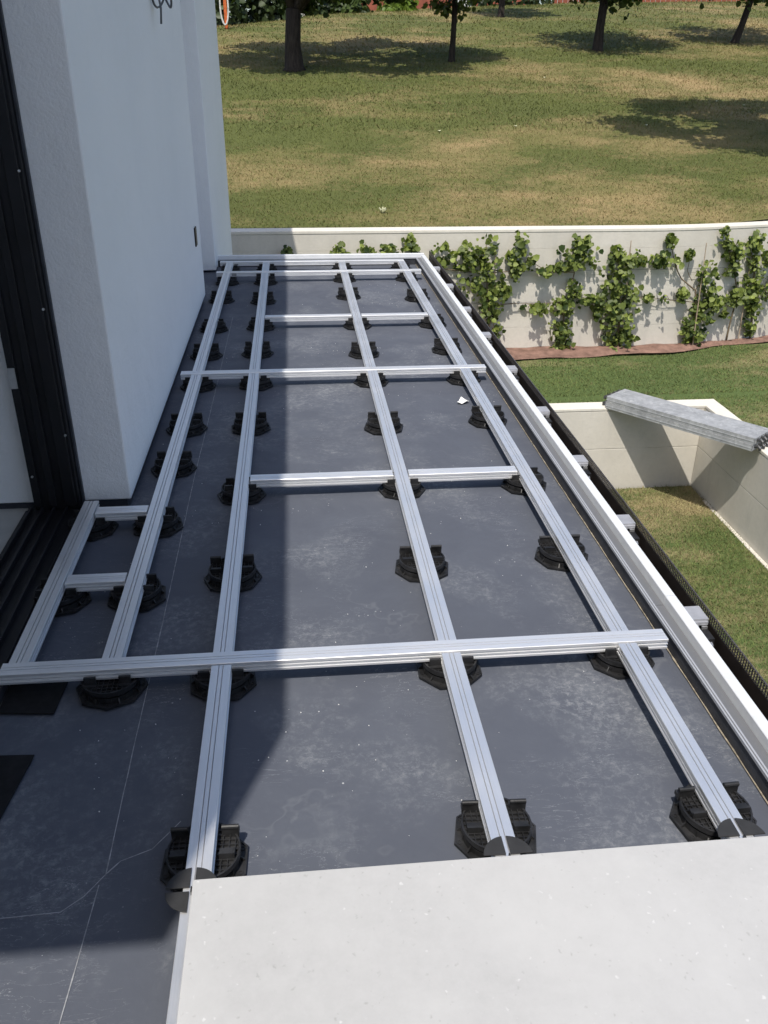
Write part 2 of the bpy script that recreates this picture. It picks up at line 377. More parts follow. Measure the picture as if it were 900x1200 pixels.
def blades(name, n, sampler, zf, hmin, hmax, wid, mat):
    P = sampler(n); n = len(P)
    z = np.array([zf(a, b) for a, b in P])
    ang = RNG.uniform(0, 2*np.pi, n); h = RNG.uniform(hmin, hmax, n); lean = RNG.uniform(0.3, 1.8, n)*h; la = RNG.uniform(0, 2*np.pi, n)
    V = np.zeros((n, 3, 3)); wv = wid*RNG.uniform(0.6, 1.3, n)
    V[:,0,0] = P[:,0]-wv*np.cos(ang); V[:,0,1] = P[:,1]-wv*np.sin(ang); V[:,0,2] = z-0.004
    V[:,1,0] = P[:,0]+wv*np.cos(ang); V[:,1,1] = P[:,1]+wv*np.sin(ang); V[:,1,2] = z-0.004
    V[:,2,0] = P[:,0]+lean*np.cos(la); V[:,2,1] = P[:,1]+lean*np.sin(la); V[:,2,2] = z+h
    r = np.repeat(RNG.uniform(0, 1, n), 3)
    return stuff(obj(name, rawmesh(name, V.reshape(-1, 3), np.arange(3*n).reshape(-1, 3), mat, r)))
def s_rect(x0, x1, y0, y1): return lambda n: np.column_stack([RNG.uniform(x0, x1, n), RNG.uniform(y0, y1, n)])
def s_hill(y0, y1, xa=-0.12, xb=0.68):
    def f(n):
        y = RNG.uniform(y0, y1, n); x = y*RNG.uniform(xa, xb, n) + RNG.uniform(-0.6, 0.6, n)
        y = y + np.array([faceY(a)-10.30 for a in x]); return np.column_stack([x, y])
    return f
def s_mid(n):
    P = np.column_stack([RNG.uniform(1.6, 7.5, n), RNG.uniform(7.0, 10.3, n)])
    be = np.array([bed_edge(a) for a in P[:,0]])
    ok = (P[:,1] < be+0.02) & ((P[:,1] > 8.33) | (P[:,0] > 4.42)); return P[ok]
g = blades('grass', 80000, s_hill(10.56, 15), hill_z, 0.010, 0.032, 0.005, M['hillb']); tag(g, 'sparse sun-dried grass on the slope just above the far retaining wall', 'grass')
g = blades('grass', 80000, s_hill(15, 22), hill_z, 0.015, 0.04, 0.008, M['hillb']); tag(g, 'dry patchy grass around the tree shadows halfway up the slope', 'grass')
g = blades('grass', 45000, s_hill(22, 33), hill_z, 0.02, 0.05, 0.012, M['hillb']); tag(g, 'grass along the top of the slope under the young trees', 'grass')
g = blades('grass', 75000, s_mid, mid_z, 0.008, 0.026, 0.005, M['lawnb']); tag(g, 'short lawn between the vine wall and the corner wall', 'grass')
g = blades('grass', 90000, s_rect(2.3, 4.2, 2.6, 8.10), lambda x, y: Z_LOW+0.03*mnoise.noise((x, y, 5)), 0.010, 0.032, 0.0042, M['lawnb']); tag(g, 'green lawn inside the low concrete corner wall', 'grass')

# ------------------------------------------------------------------ retaining walls
def wall_strip(x0, x1, z0, z1, off, th, step=0.3):
    mb = MB(); n = max(2, int((x1-x0)/step)+1); X = [x0+(x1-x0)*i/(n-1) for i in range(n)]
    V = []
    for x in X:
        y = faceY(x)+off; V += [(x,y,z0),(x,y,z1),(x,y+th,z1),(x,y+th,z0)]
    F = [(3,2,1,0)]
    for i in range(n-1):
        for k in range(4): F.append((4*i+k, 4*i+(k+1)%4, 4*i+4+(k+1)%4, 4*i+4+k))
    o = 4*(n-1); F.append((o,o+1,o+2,o+3)); mb.add(V, F); return mb
rw = thing('retaining_wall', 'long pale concrete wall with vines trained along it, holding back the slope', 'wall', (0, 0, 0))
zs = [Z_MID-0.35, -1.395, -1.08, -0.765, -0.45, -0.262]
cuts = [[-9, 9.5]]*5
for k in range(5):
    for a, b in zip(cuts[k][:-1], cuts[k][1:]):
        wall_strip(a, b, zs[k]+0.0008, zs[k+1]-0.0008, random.uniform(0.0, 0.003), 0.2).build('concrete_panel', M['concrete'], rw)
wall_strip(-9, 9.5, zs[0], zs[-1]-0.004, 0.009, 0.18).build('joint_filling', M['concrete'], rw)
wall_strip(-9, 9.5, -0.262, Z_WTOP, -0.004, 0.225).build('coping', M['coping'], rw, bevel=0.006)

def low_wall(name, label, boxes, core):
    t = thing(name, label, 'wall', (0,0,0)); 
    for nm, b, m in boxes: MB().box(*b).build(nm, M[m], t, bevel=0.006)
    MB().box(*core).build('joint_filling', M['concrete'], t)
    return t
ZT = -1.665
low_wall('garden_wall', 'low concrete garden wall crossing behind the stacked planks, facing the terrace',
    [('concrete_panel', (-1.0, 4.216, 8.133, 8.315, -2.75, -2.1295), 'concrete'),
     ('concrete_panel', (-1.0, 4.216, 8.132, 8.315, -2.128, -1.70), 'concrete'),
     ('coping', (-1.0, 4.39, 8.128, 8.318, -1.697, ZT), 'coping')], (-0.99, 4.2, 8.138, 8.30, -2.75, -1.702))
low_wall('garden_wall', 'low concrete side wall of the lower lawn carrying the outer end of the stacked planks',
    [('concrete_panel', (4.219, 4.388, 2.0, 8.31, -2.75, -2.1295), 'concrete'),
     ('concrete_panel', (4.218, 4.388, 2.0, 8.31, -2.128, -1.70), 'concrete'),
     ('coping', (4.215, 4.392, 2.0, 8.124, -1.697, ZT), 'coping'), ('footing', (4.175, 4.2165, 2.0, 7.75, -2.75, -2.583), 'concrete')], (4.225, 4.375, 2.02, 8.29, -2.75, -1.702))

# two stacked scaffold planks across the corner
def plank(z, label, rz, loc):
    t = thing('scaffold_plank', label, 'plank', loc, rz, 'stacked scaffold planks')
    L_, W_, H_ = 1.57, 0.34, 0.062
    mb = MB()
    mb.box(-L_/2, L_/2, -W_/2, W_/2, H_-0.004, H_); 
    prof = [(-W_/2,0),(-W_/2,H_-0.004),(-W_/2+0.004,H_-0.004),(-W_/2+0.004,0.004),(-W_/2+0.03,0.004),(-W_/2+0.03,0)]
    mb2 = MB(); mb2.extrude(prof, -L_/2, L_/2, 'x'); mb2.extrude([(-y, zz) for y, zz in prof][::-1], -L_/2, L_/2, 'x')
    mb2.box(-L_/2, L_/2, -W_/2-0.003, -W_/2, 0.022, 0.030); mb2.box(-L_/2, L_/2, W_/2, W_/2+0.003, 0.022, 0.030)
    mb.build('deck', M['galv'], t, bevel=0.002); mb2.build('side_flange', M['galv'], t)
    e = MB(); e.box(-L_/2, -L_/2+0.004, -W_/2, W_/2, 0.0, H_-0.006); e.build('end_plate', M['galv'], t)
    e = MB(); e.box(L_/2-0.004, L_/2, -W_/2, W_/2, 0.0, H_-0.006); e.build('end_plate', M['galv'], t)
    for sx in (-1, 1):
        for yy in (-0.12, -0.04, 0.04, 0.12):
            h = MB(); x0 = sx*L_/2
            pts = [(x0, yy, 0.035), (x0+sx*0.03, yy, 0.042), (x0+sx*0.05, yy, 0.03), (x0+sx*0.052, yy, 0.008)]
            h.tube(pts, [0.017, 0.017, 0.015, 0.012], 8); h.build('hook', M['hook'], t)
    return t
PA = math.radians(-51.5)
pc = Vector((3.755, 7.63))
plank(0, 'galvanised scaffold plank lying directly on the concrete corner walls, lower of two', PA, (pc.x, pc.y, ZT+0.001))
plank(0, 'galvanised scaffold plank with pale splashes, upper of two across the wall corner', PA+0.004, (pc.x+0.006, pc.y-0.002, ZT+0.066))

# ------------------------------------------------------------------ house
hs = thing('house', 'white rendered house with black door frame beside the unfinished terrace', 'house', (-0.62, 2.86, 0))
def hp(name, mb, mat, bevel=0, parent=None):
    par = parent or hs; o = mb.build(name, M[mat], par, bevel=bevel)
    
    if par is hs: o.matrix_parent_inverse = Matrix.Translation(-Vector(hs.location))
    return o
RT, RB = 2.85, 2.76
hp('wall', MB().box(-1.5, -0.622, 2.861, 6.03, 0.045, RB), 'stucco', 0.006)
hp('plinth', MB().box(-1.5, -0.640, 2.871, 6.02, -0.05, 0.044), 'upstand')
hp('wall', MB().box(-1.5, -1.05, 6.031, 6.999, 0.02, RB), 'stucco')
hp('pillar', MB().box(-1.5, -0.622, 7.0, 9.0, 0.012, RB), 'stucco', 0.006)
hp('lower_wall', MB().box(-4.2, -0.625, 7.30, 8.995, -2.75, 0.01), 'stucco')
hp('lower_wall', MB().box(-4.2, 1.045, -2.39, 7.27, -2.75, -0.02), 'stucco')
hp('end_wall', MB().box(-3.99, -1.7, -0.3, -0.15, 0.021, RB), 'stucco')
hp('sky_blocker', MB().box(-5.0, 3.0, -8.0, -2.4, -2.75, 5.5), 'stucco')  # unseen block added behind the camera to darken the white wall faces
hp('rear_wall', MB().box(-4.2, -4.0, -0.3, 8.99, 0.0, RB), 'stucco')
hp('inner_wall', MB().box(-3.99, -0.955, 2.93, 3.1, 0.0, RB), 'stucco')
hp('inner_floor', MB().box(-3.99, -0.99, -0.3, 2.925, -0.015, 0.02), 'interior_floor')
poly = [(-0.62, 9.0), (-0.62, 0.165), (-0.826, -0.357), (-4.3, -0.357), (-4.3, 9.0)][::-1]
hp('roof', MB().prism(poly, RB, RT), 'stucco')  # unseen roof, added with its near corner cut to shape the terrace shadow
fr = hp('door_frame', MB().box(-0.950, -0.793, 2.825, 2.925, 0.03, RB), 'black', 0.003)
for x0, x1 in ((-0.948, -0.922), (-0.895, -0.870), (-0.842, -0.803)):
    hp('frame_rib', MB().box(x0, x1, 2.812, 2.8245, 0.052, RB-0.002), 'black', 0.002, fr)
hp('frame_seal', MB().box(-0.791, -0.783, 2.845, 2.8605, 0.046, RB-0.002), 'upstand', 0, fr)
for x, z in ((-0.80, 1.16), (-0.80, 0.32), (-0.80, 0.75), (-0.935, 0.83), (-0.935, 0.17), (-0.80, 1.6), (-0.935, 1.3)):
    mbx = MB(); mbx.tube([(x, 2.8118, z), (x, 2.807, z)], 0.004, 10); hp('screw', mbx, 'steel', 0, fr)
hp('latch_keeper', MB().box(-0.946, -0.924, 2.806, 2.8115, 0.49, 0.56), 'steel', 0.001, fr)
sill = hp('door_sill', MB().box(-0.985, -0.800, -0.3, 2.824, -0.015, 0.034), 'black', 0.002)
for x in (-0.965, -0.925, -0.885, -0.842):
    hp('track_rail', MB().box(x, x+0.008, -0.3, 2.811, 0.0345, 0.052), 'black', 0.001, sill)
hp('sill_apron', MB().box(-0.799, -0.785, -0.3, 2.862, -0.01, 0.028), 'upstand')
# small things on the wall
sk = MB().box(-0.6215, -0.613, 5.665, 5.745, 0.43, 0.545).build('wall_socket', M['black'], bevel=0.006)
tag(sk, 'small black outlet box low on the white wall near its far end', 'socket')
mb = MB(); pts = []
for i in range(40):
    a = i/39*2*math.pi*2.2; pts.append((-0.618+0.05+0.045*math.sin(a*0.5), 4.74+0.055*math.cos(a)+0.045*i/39, 1.735+0.05*math.sin(a)))
mb.tube([(-0.63, 4.66, 1.80), (-0.60, 4.66, 1.78), (-0.57, 4.67, 1.74)] + pts, 0.005, 8)
mb.tube([(-0.585, 4.70, 1.76), (-0.575, 4.705, 1.68), (-0.58, 4.70, 1.615)], 0.005, 8)
tag(mb.build('cable_loop', M['cable'], smooth=True), 'grey cable ends looped out of the white wall', 'cable')

# ------------------------------------------------------------------ terrace floor
MEX0, MEX1, MEY1 = -0.785, 0.998, 7.211
xs = list(np.linspace(MEX0, MEX1, 46)); ys = list(np.linspace(-2.38, MEY1, 215))
V, F = grid(xs, ys, lambda x, y: 0.004*mnoise.noise((x*1.6, y*1.2, 0.3)) - 0.003)
mem = struct(MB().add(V, F).build('roof_membrane', M['membrane'], smooth=True))
V, F = grid(list(np.linspace(-1.049, MEX0-0.0, 6)), list(np.linspace(6.031, 6.999, 6)), lambda x, y: 0.003); MB().add(V, F).build('membrane_recess', M['membrane'], mem)
def stripe(pts, wd, z):
    V = []; F = []; fine = []
    for (x0, y0), (x1, y1) in zip(pts[:-1], pts[1:]):
        n = max(2, int(math.hypot(x1-x0, y1-y0)/0.02))
        for i in range(n): fine.append((x0+(x1-x0)*i/n, y0+(y1-y0)*i/n))
    fine.append(pts[-1])
    for i, (x, y) in enumerate(fine):
        a = fine[max(0, i-1)]; b = fine[min(len(fine)-1, i+1)]; dx, dy = b[0]-a[0], b[1]-a[1]; l = math.hypot(dx, dy)
        ww = wd*(0.55+0.9*abs(mnoise.noise((x*30, y*30, 2)))); nx_, ny_ = -dy/l*ww, dx/l*ww
        jx = 0.0012*mnoise.noise((x*12, y*12, 7)); zz = z + 0.004*mnoise.noise((x*1.6, y*1.2, 0.3)) - 0.003
        V += [(x+nx_+jx, y+ny_, zz), (x-nx_+jx, y-ny_, zz)]
    F = [(2*i, 2*i+1, 2*i+3, 2*i+2) for i in range(len(fine)-1)]
    return MB().add(V, F)
for nm, pts, wd in (('chalk_line', [(-0.452, 0.80), (-0.440, 1.04), (-0.433, 1.22)], 0.0014), ('chalk_line', [(-0.424, 1.245), (-0.426, 1.6), (-0.424, 2.2), (-0.428, 3.1), (-0.42, 4.4), (-0.415, 5.6)], 0.0014),
                    ('chalk_line', [(-0.78, 1.155), (-0.60, 1.161), (-0.494, 1.164), (-0.457, 1.196), (-0.424, 1.245), (-0.40, 1.275), (-0.34, 1.30), (-0.29, 1.37)], 0.0014)):
    stripe(pts, wd, 0.0016).build(nm, M['chalk'], mem)
stripe([(0.9915, -2.3), (0.9915, 7.2)], 0.0024, 0.005).build('sealant_bead', M['sealant'], mem)
# grit and chips lying on the membrane
n = 700; V = []; F = []
for i in range(n):
    x, y = random.uniform(-0.75, 0.97), random.uniform(0.9, 7.0)
    if mnoise.noise((x*2.2, y*2.2, 4)) < 0.05: continue
    s_ = random.uniform(0.0010, 0.0028); a = random.uniform(0, 6.3); o = len(V); z = 0.004*mnoise.noise((x*1.6, y*1.2, 0.3)) - 0.003
    V += [(x+s_*math.cos(a), y+s_*math.sin(a), z), (x+s_*0.7*math.cos(a+2), y+s_*0.7*math.sin(a+2), z), (x+s_*0.8*math.cos(a+4.2), y+s_*0.8*math.sin(a+4.2), z), (x, y, z+s_)]
    F += [(o,o+1,o+3),(o+1,o+2,o+3),(o+2,o,o+3)]
stuff(MB().add(V, F).build('grit', M['paper'], mem))
# upstand below the edge profiles
up = thing('roof_upstand', 'dark bitumen upstand running below the aluminium edge trim of the terrace', 'upstand', (1.03, 3.0, 0))
o = MB().box(0.9950, 1.0046, -2.38, 7.272, -0.019, 0.0472).box(1.0046, 1.0345, -2.38, 7.272, -0.019, 0.0432).build('side_upstand', M['upstand'], up, bevel=0.006); o.matrix_parent_inverse = Matrix.Translation((-1.03, -3, 0))
o = MB().box(-0.6215, 0.9940, 7.2075, 7.2165, -0.019, 0.0472).box(-0.6215, 0.9940, 7.2165, 7.2465, -0.019, 0.0432).build('end_upstand', M['upstand'], up, bevel=0.006); o.matrix_parent_inverse = Matrix.Translation((-1.03, -3, 0))

# edge profile (aluminium trim): inner double ridge, channel, bright outer lip
def ridge_prof(o):
    return [(o, 0.0475), (o, 0.056), (o+0.004, 0.056), (o+0.004, 0.051), (o+0.0075, 0.051), (o+0.0075, 0.056), (o+0.012, 0.056), (o+0.0135, 0.0475)]
def edge_prof(o):
    return [(o+0.0137, 0.0435), (o+0.0137, 0.047), (o+0.0440, 0.047), (o+0.0440, 0.0435)]
def lip_prof(o):
    return [(o+0.0443, 0.030), (o+0.0443, ZR+0.002), (o+0.047, ZR+0.004), (o+0.073, ZR+0.004), (o+0.075, ZR+0.002), (o+0.075, -0.02), (o+0.071, -0.02), (o+0.071, 0.030)]
ed = thing('edge_trim', 'long bright aluminium edge trim along the garden side of the terrace', 'trim', (1.02, 3.0, ZR-0.04))
inv = Matrix.Translation((-1.02, -3.0, -(ZR-0.04)))
joints = [-2.38, -0.58, 2.02, 4.62, 7.20]
for a, b in zip(joints[:-1], joints[1:]):
    for nm, pr, m in (('inner_ridge', ridge_prof(0.991), 'ridge'), ('channel', edge_prof(0.991), 'edge'), ('outer_lip', lip_prof(0.991), 'edge_white')):
        o = MB().extrude(pr[::-1], a+0.001, b-0.001, 'y').build(nm, M[m], ed); o.matrix_parent_inverse = inv
ed2 = thing('edge_trim', 'short aluminium edge trim closing the far end of the terrace', 'trim', (0.2, 7.25, ZR-0.04))
inv = Matrix.Translation((-0.2, -7.25, -(ZR-0.04)))
for nm, pr, m in (('inner_ridge', ridge_prof(7.203), 'ridge'), ('channel', edge_prof(7.203), 'edge_x'), ('outer_lip', lip_prof(7.203), 'edge_white')):
    o = MB().extrude(pr, -0.6215, 1.0655, 'x').build(nm, M[m], ed2); o.matrix_parent_inverse = inv

# gutter channel with wire mesh guard outside the trim
gt = thing('gutter', 'dark gutter with a wire mesh guard outside the edge trim', 'gutter', (1.10, 3.0, -0.1))
inv = Matrix.Translation((-1.10, -3.0, 0.1))
prof = [(1.070, -0.10), (1.070, 0.02), (1.073, 0.02), (1.073, -0.097), (1.131, -0.097), (1.131, 0.042), (1.134, 0.042), (1.134, -0.10)]
o = MB().extrude(prof, -1.2, 7.4, 'y').build('channel', M['gutter'], gt); o.matrix_parent_inverse = inv
mb = MB(); y = -0.2
while y < 7.39:
    mb.box(1.1312, 1.1338, y, y+0.0034, 0.0423, 0.0738); y += 0.0118
for z in (0.048, 0.058, 0.068):
    mb.box(1.1304, 1.1311, -0.2, 7.4, z, z+0.0026)
mb.box(1.1304, 1.1342, -0.2, 7.4, 0.0740, 0.0756)
o = stuff(mb.build('mesh_guard', M['wire'], gt)); o.matrix_parent_inverse = inv

# brackets clamped outside the trim
def bracket_meshes():
    cap = MB().box(0.003, 0.050, -0.032, 0.034, 0.056, 0.066); cap.box(0.006, 0.047, -0.039, -0.0325, 0.050, 0.060)
    body = MB().box(0.004, 0.018, -0.030, 0.030, -0.06, 0.0555); body.box(0.018, 0.048, -0.026, -0.016, -0.05, 0.0555); body.box(0.018, 0.048, 0.014, 0.024, -0.05, 0.0555)
    body.box(0.006, 0.020, -0.085, -0.0395, -0.04, 0.046); body.box(0.026, 0.046, -0.092, -0.0395, -0.04, 0.040); body.box(0.010, 0.044, -0.100, -0.0925, -0.05, 0.020)
    clip = MB().box(0.008, 0.017, -0.048, -0.040, 0.0465, 0.0525); clip.box(0.028, 0.044, -0.046, -0.0405, 0.0405, 0.0490); clip.box(0.010, 0.014, -0.060, -0.0485, 0.0465, 0.0485)
    sc_ = MB(); sc_.tube([(0.036, -0.0925, 0.028), (0.036, -0.104, 0.024)], 0.0045, 8)
    return (('cap', cap.mesh('cap', M['capgrey'])), ('clamp', body.mesh('clamp', M['plastic'])), ('clip', clip.mesh('clip', M['steel'])), ('screw', sc_.mesh('screw', M['steel'])))
bm_ = bracket_meshes()
BO = ['next to the tile', 'second from the tile', 'third from the tile', 'fourth from the tile', 'fifth from the tile', 'fifth from the far corner', 'fourth from the far corner', 'third from the far corner', 'second from the far corner', 'next to the far corner']
for bi, y in enumerate((1.36, 1.945, 2.52, 3.04, 3.60, 4.215, 4.86, 5.47, 6.14, 6.75)):
    b = thing('trim_bracket', 'grey capped bracket outside the edge trim, ' + BO[bi], 'bracket', (1.0705, y, 0), 0, 'brackets outside the edge trim')
    for nm, me in bm_: obj(nm, me, b)

# ------------------------------------------------------------------ joists
HP = [(0.0042,0),(0.0042,-0.010),(0.0064,-0.010),(0.0064,0),(0.0242,0),(0.0250,-0.0008),(0.0250,-0.008),(0.0195,-0.009),(0.0195,-0.0135),(0.0250,-0.0145),(0.0250,-0.0175),(0.0195,-0.0185),(0.0195,-0.0235),(0.0258,-0.0245),(0.0258,-0.030)]
RP = [(x, z) for x, z in HP] + [(-x, z) for x, z in HP[::-1]]
def rail(axis, u, a, b, name, label, group, dz=0.0, jit=0.0):
    mid = (a+b)/2; L_ = abs(b-a)
    mb = MB(); prof = RP if axis == 'x' else RP[::-1]
    mb.extrude(prof, -L_/2, L_/2, axis)
    o = mb.build(name, M['alu_'+axis])
    o.location = (u, mid, ZR+dz) if axis == 'y' else (mid, u, ZR+dz)
    o.rotation_euler = (0, 0, jit)
    return tag(o, label, 'rail', group)
JX = dict(A=-0.512, B=-0.228, C=0.368, D=0.845); J0 = -0.746
YC = [1.84, 2.95, 4.226, 5.318, 6.635, 7.02]
which = dict(A='beside the white wall', B='from the tile corner', C='from mid tile edge', D='beside the edge trim')
h = 0.0255; fl = 0.0305
bays = [(0.45, YC[0]-fl, 'piece running under the tile'), (YC[0]+h, YC[2]-fl, 'piece reaching the middle cross rail'),
        (YC[2]+h, YC[4]-fl, 'piece beyond the middle cross rail'), (YC[4]+h, YC[5]-fl, 'short end piece at the far trim')]
for k, x in JX.items():
    for i, (a, b, txt) in enumerate(bays):
        if k == 'A' and i == 0: continue
        rail('y', x, a, b, 'aluminium_joist', 'aluminium joist %s, %s' % (which[k], txt), 'joists running along the terrace', -0.0006 if i != 1 else -0.0003, random.uniform(-0.0008, 0.0008))
rail('y', J0, YC[0]+h, 2.80, 'aluminium_joist', 'short aluminium joist beside the black door sill', 'joists running along the terrace', -0.0008)
G2 = 'rails crossing the terrace'
rail('x', YC[0], -0.783, 0.962, 'cross_rail', 'long aluminium cross rail next to the tile, reaching from door sill to edge trim', G2, 0.0009)
rail('x', YC[2], -0.590, 0.958, 'cross_rail', 'long aluminium cross rail from the white wall across the middle of the terrace', G2, 0.0009)
rail('x', YC[4], -0.588, 0.955, 'cross_rail', 'long aluminium cross rail next to the last, near the far end', G2, 0.0009)
rail('x', YC[5]+0.001, -0.588, 0.868, 'cross_rail', 'aluminium cross rail at the far end closing off all four joists', G2, 0.0009)
gap = 0.0305
for y, a, b, t1 in ((YC[1], 'B', 'C', 'second row from the tile, on the shadow side'), (YC[1], 'C', 'D', 'second row from the tile, on the edge trim side'),
                    (YC[3], 'B', 'C', 'fourth row from the tile, on the shadow side'), (YC[3], 'C', 'D', 'fourth row from the tile, on the edge trim side')):
    rail('x', y, JX[a]+gap, JX[b]-gap, 'cross_rail', 'short aluminium cross rail, ' + t1, G2, -0.0012)
rail('x', 2.272, J0+gap, JX['A']-gap, 'cross_rail', 'short aluminium rung beside the door sill, halfway along', G2, -0.0012)
rail('x', 2.725, J0+gap, JX['A']-gap, 'cross_rail', 'short aluminium rung beside the door sill at the foot of the white wall', G2, -0.0012)

# ------------------------------------------------------------------ pedestals
HR = ZR-0.0315                                   # underside of the joists
def pedestal_meshes():
    out = []
    base = MB(); R = 0.0915; n = 8
    oct_ = [(R*math.cos(math.pi/8+i*math.pi/4), R*math.sin(math.pi/8+i*math.pi/4)) for i in range(8)]
    base.prism(oct_, 0.0012, 0.0052)
    for i in range(8):                            # rim and oval marks
        a = oct_[i]; b = oct_[(i+1)%8]; m_ = 0.955
        base.add([(a[0],a[1],0.0052),(b[0],b[1],0.0052),(b[0]*m_,b[1]*m_,0.0052),(a[0]*m_,a[1]*m_,0.0052),(a[0],a[1],0.0078),(b[0],b[1],0.0078),(b[0]*m_,b[1]*m_,0.0078),(a[0]*m_,a[1]*m_,0.0078)],
                 [(4,5,6,7),(0,1,5,4),(2,3,7,6)])
    for i in range(8):
        a = i*math.pi/4; c, s_ = math.cos(a), math.sin(a)
        p = lambda r, t, z: (r*c-t*s_, r*s_+t*c, z)
        base.add([p(0.072,-0.0015,0.0052),p(0.083,-0.0015,0.0052),p(0.083,0.0015,0.0052),p(0.072,0.0015,0.0052),p(0.072,-0.0015,0.018),p(0.083,-0.0015,0.007),p(0.083,0.0015,0.007),p(0.072,0.0015,0.018)],
                 [(4,5,6,7),(0,1,5,4),(1,2,6,5),(2,3,7,6),(3,0,4,7)])
        a += math.pi/8; base.ring(0.0035, 0.006, 0.0053, 0.0070, 8, 0, 0.080*math.cos(a), 0.080*math.sin(a))
    out.append(('base', base.mesh('base', M['plastic'])))
    col = MB(); col.ring(0.060, 0.071, 0.0054, 0.021, 28); col.ring(0.055, 0.0595, 0.0054, 0.027, 28)
    for i in range(14):
        a = 2*math.pi*i/14; c, s_ = 0.0712*math.cos(a), 0.0712*math.sin(a); col.box(c-0.0016, c+0.0016, s_-0.0016, s_+0.0016, 0.0056, 0.0205)
    out.append(('collar', col.mesh('collar', M['plastic'])))
    head = MB(); n = 28; r = 0.074
    head.prism([(r*math.cos(2*math.pi*i/n), r*math.sin(2*math.pi*i/n)) for i in range(n)], 0.0275, 0.0335)
    head.ring(0.070, 0.0739, 0.0337, 0.0405, 28)
    for k in range(-5, 6):
        q = k*0.0125; ll = math.sqrt(max(0, 0.069**2-q*q))
        head.box(q-0.0009, q+0.0009, -ll, ll, 0.0337, 0.0395); head.box(-ll, ll, q-0.0009, q+0.0009, 0.0337, 0.0390)
    out.append(('head', head.mesh('head', M['plastic'])))
    for sx in (-1, 1):
        c1 = MB(); x0, x1 = sorted((sx*0.034, sx*0.068))
        c1.box(x0, x1, 0.036, 0.042, 0.030, 0.058); c1.tube([(x0, 0.039, 0.059), (x1, 0.039, 0.059)], 0.0052, 10); c1.box(x0, x1, 0.042, 0.055, 0.034, 0.044)
        out.append(('clip', c1.mesh('clip', M['plastic'])))
        c2 = MB(); x0, x1 = sorted((sx*0.033, sx*0.064))
        c2.box(x0, x1, -0.024, -0.019, 0.030, 0.054); c2.box(x0, x1, -0.019, -0.004, 0.036, 0.0475)
        out.append(('clip', c2.mesh('clip', M['plastic'])))
    return out
PM = pedestal_meshes()
def crossing_clips():
    out = []
    for sx in (-1, 1):
        for y0, y1 in ((-0.036, -0.0285), (0.0285, 0.036)):
            c = MB(); x0, x1 = sorted((sx*0.0285, sx*0.058)); c.box(x0, x1, y0, y1, 0.030, 0.061)
            c.box(x0, x1, min(y0, y1)-0.010 if y0 < 0 else y1, y0 if y0 < 0 else y1+0.010, 0.030, 0.042)
            out.append(('clip', c.mesh('clip', M['plastic'])))
    return out
PX = [p for p in PM if p[0] != 'clip'] + crossing_clips()
prow = dict(A=[1.81, 2.28, 2.73, 3.21, 3.64, 4.22, 4.74, 5.29, 6.03, 6.58], B=[1.25, 1.815, 2.35, 2.95, 3.63, 4.20, 4.76, 5.30, 5.98, 6.57],
            C=[1.265, 1.82, 2.36, 2.95, 3.59, 4.20, 4.71, 5.34, 6.08, 6.62], D=[1.265, 1.825, 2.39, 2.965, 3.63, 4.215, 4.75, 5.32, 6.0, 6.62])
ptxt = which
ORD = ['first', 'second', 'third', 'fourth', 'fifth', 'sixth', 'seventh', 'eighth', 'ninth', 'tenth', 'eleventh']
def pedestal(x, y, label, group):
    t = thing('pedestal', label, 'pedestal', (x, y, 0.001), random.uniform(-0.05, 0.05), group)
    rot = random.uniform(0, math.pi/4)
    near = [c for c in YC + [2.272, 2.725] if abs(c-y) < 0.05]
    if near and (near[0] in (YC[0], YC[2], YC[4]) or x > -0.4 or near[0] < 2.8): y = near[0]; t.location.y = y-0.004; t.rotation_euler = (0, 0, 0)
    for nm, me in (PX if near else PM):
        o = obj(nm, me, t)
        if nm in ('base', 'collar'): o.rotation_euler = (0, 0, rot)
for k, l in prow.items():
    for i, y in enumerate(l + [6.97]):
        tx = ORD[i]
        pedestal(JX[k]+random.uniform(-0.006, 0.006), y, 'black plastic pedestal under the joist %s, %s from tile' % (ptxt[k], tx), 'pedestals under the joists')
for y, tx in ((2.28, 'halfway along the sill'), (2.73, 'at the foot of the white wall')):
    pedestal(J0+0.005, y, 'black pedestal under the short sill-side joist, ' + tx, 'pedestals by the door sill')

# spacer discs at the tile edge
def disc(x, y, label, quads):
    t = thing('spacer_disc', label, 'spacer', (x, y, ZR+0.0012), 0, 'tile spacer discs')
    for q in quads:
        a0 = q*math.pi/2; g_ = 0.0045; R = 0.049; pts = []
        sx, sy = (1, -1, -1, 1)[q], (1, 1, -1, -1)[q]
        p = [(g_, g_)]
        for i in range(11):
            a = math.asin(g_/R) + (math.pi/2-2*math.asin(g_/R))*i/10; p.append((R*math.cos(a), R*math.sin(a)))
        p = [(sx*u, sy*v) for u, v in p]
        if sx*sy < 0: p = p[::-1]
        MB().prism(p, 0.0, 0.0026).build('pad_quarter', M['disc'], t, bevel=0.0005)
    MB().box(-0.0012, 0.0012, -0.012, 0.0, 0.0, 0.010).build('spacer_fin', M['plastic'], t)
disc(-0.236, 1.128, 'dark round spacer disc at the left corner of the tile', (0, 1, 2, 3))
disc(JX['C']+0.001, 1.148, 'dark spacer disc under the middle of the tile edge', (0, 1, 2, 3))
disc(JX['D']+0.001, 1.150, 'dark spacer disc under the tile edge beside the edge trim', (0, 1, 2, 3))
tl = MB().box(-0.232, 0.968, 0.34, 1.131, ZR+0.0042, ZR+0.0242).build('paving_tile', M['tile'], bevel=0.0012)
tag(tl, 'large pale grey stone-look paving tile laid on the joists', 'tile')

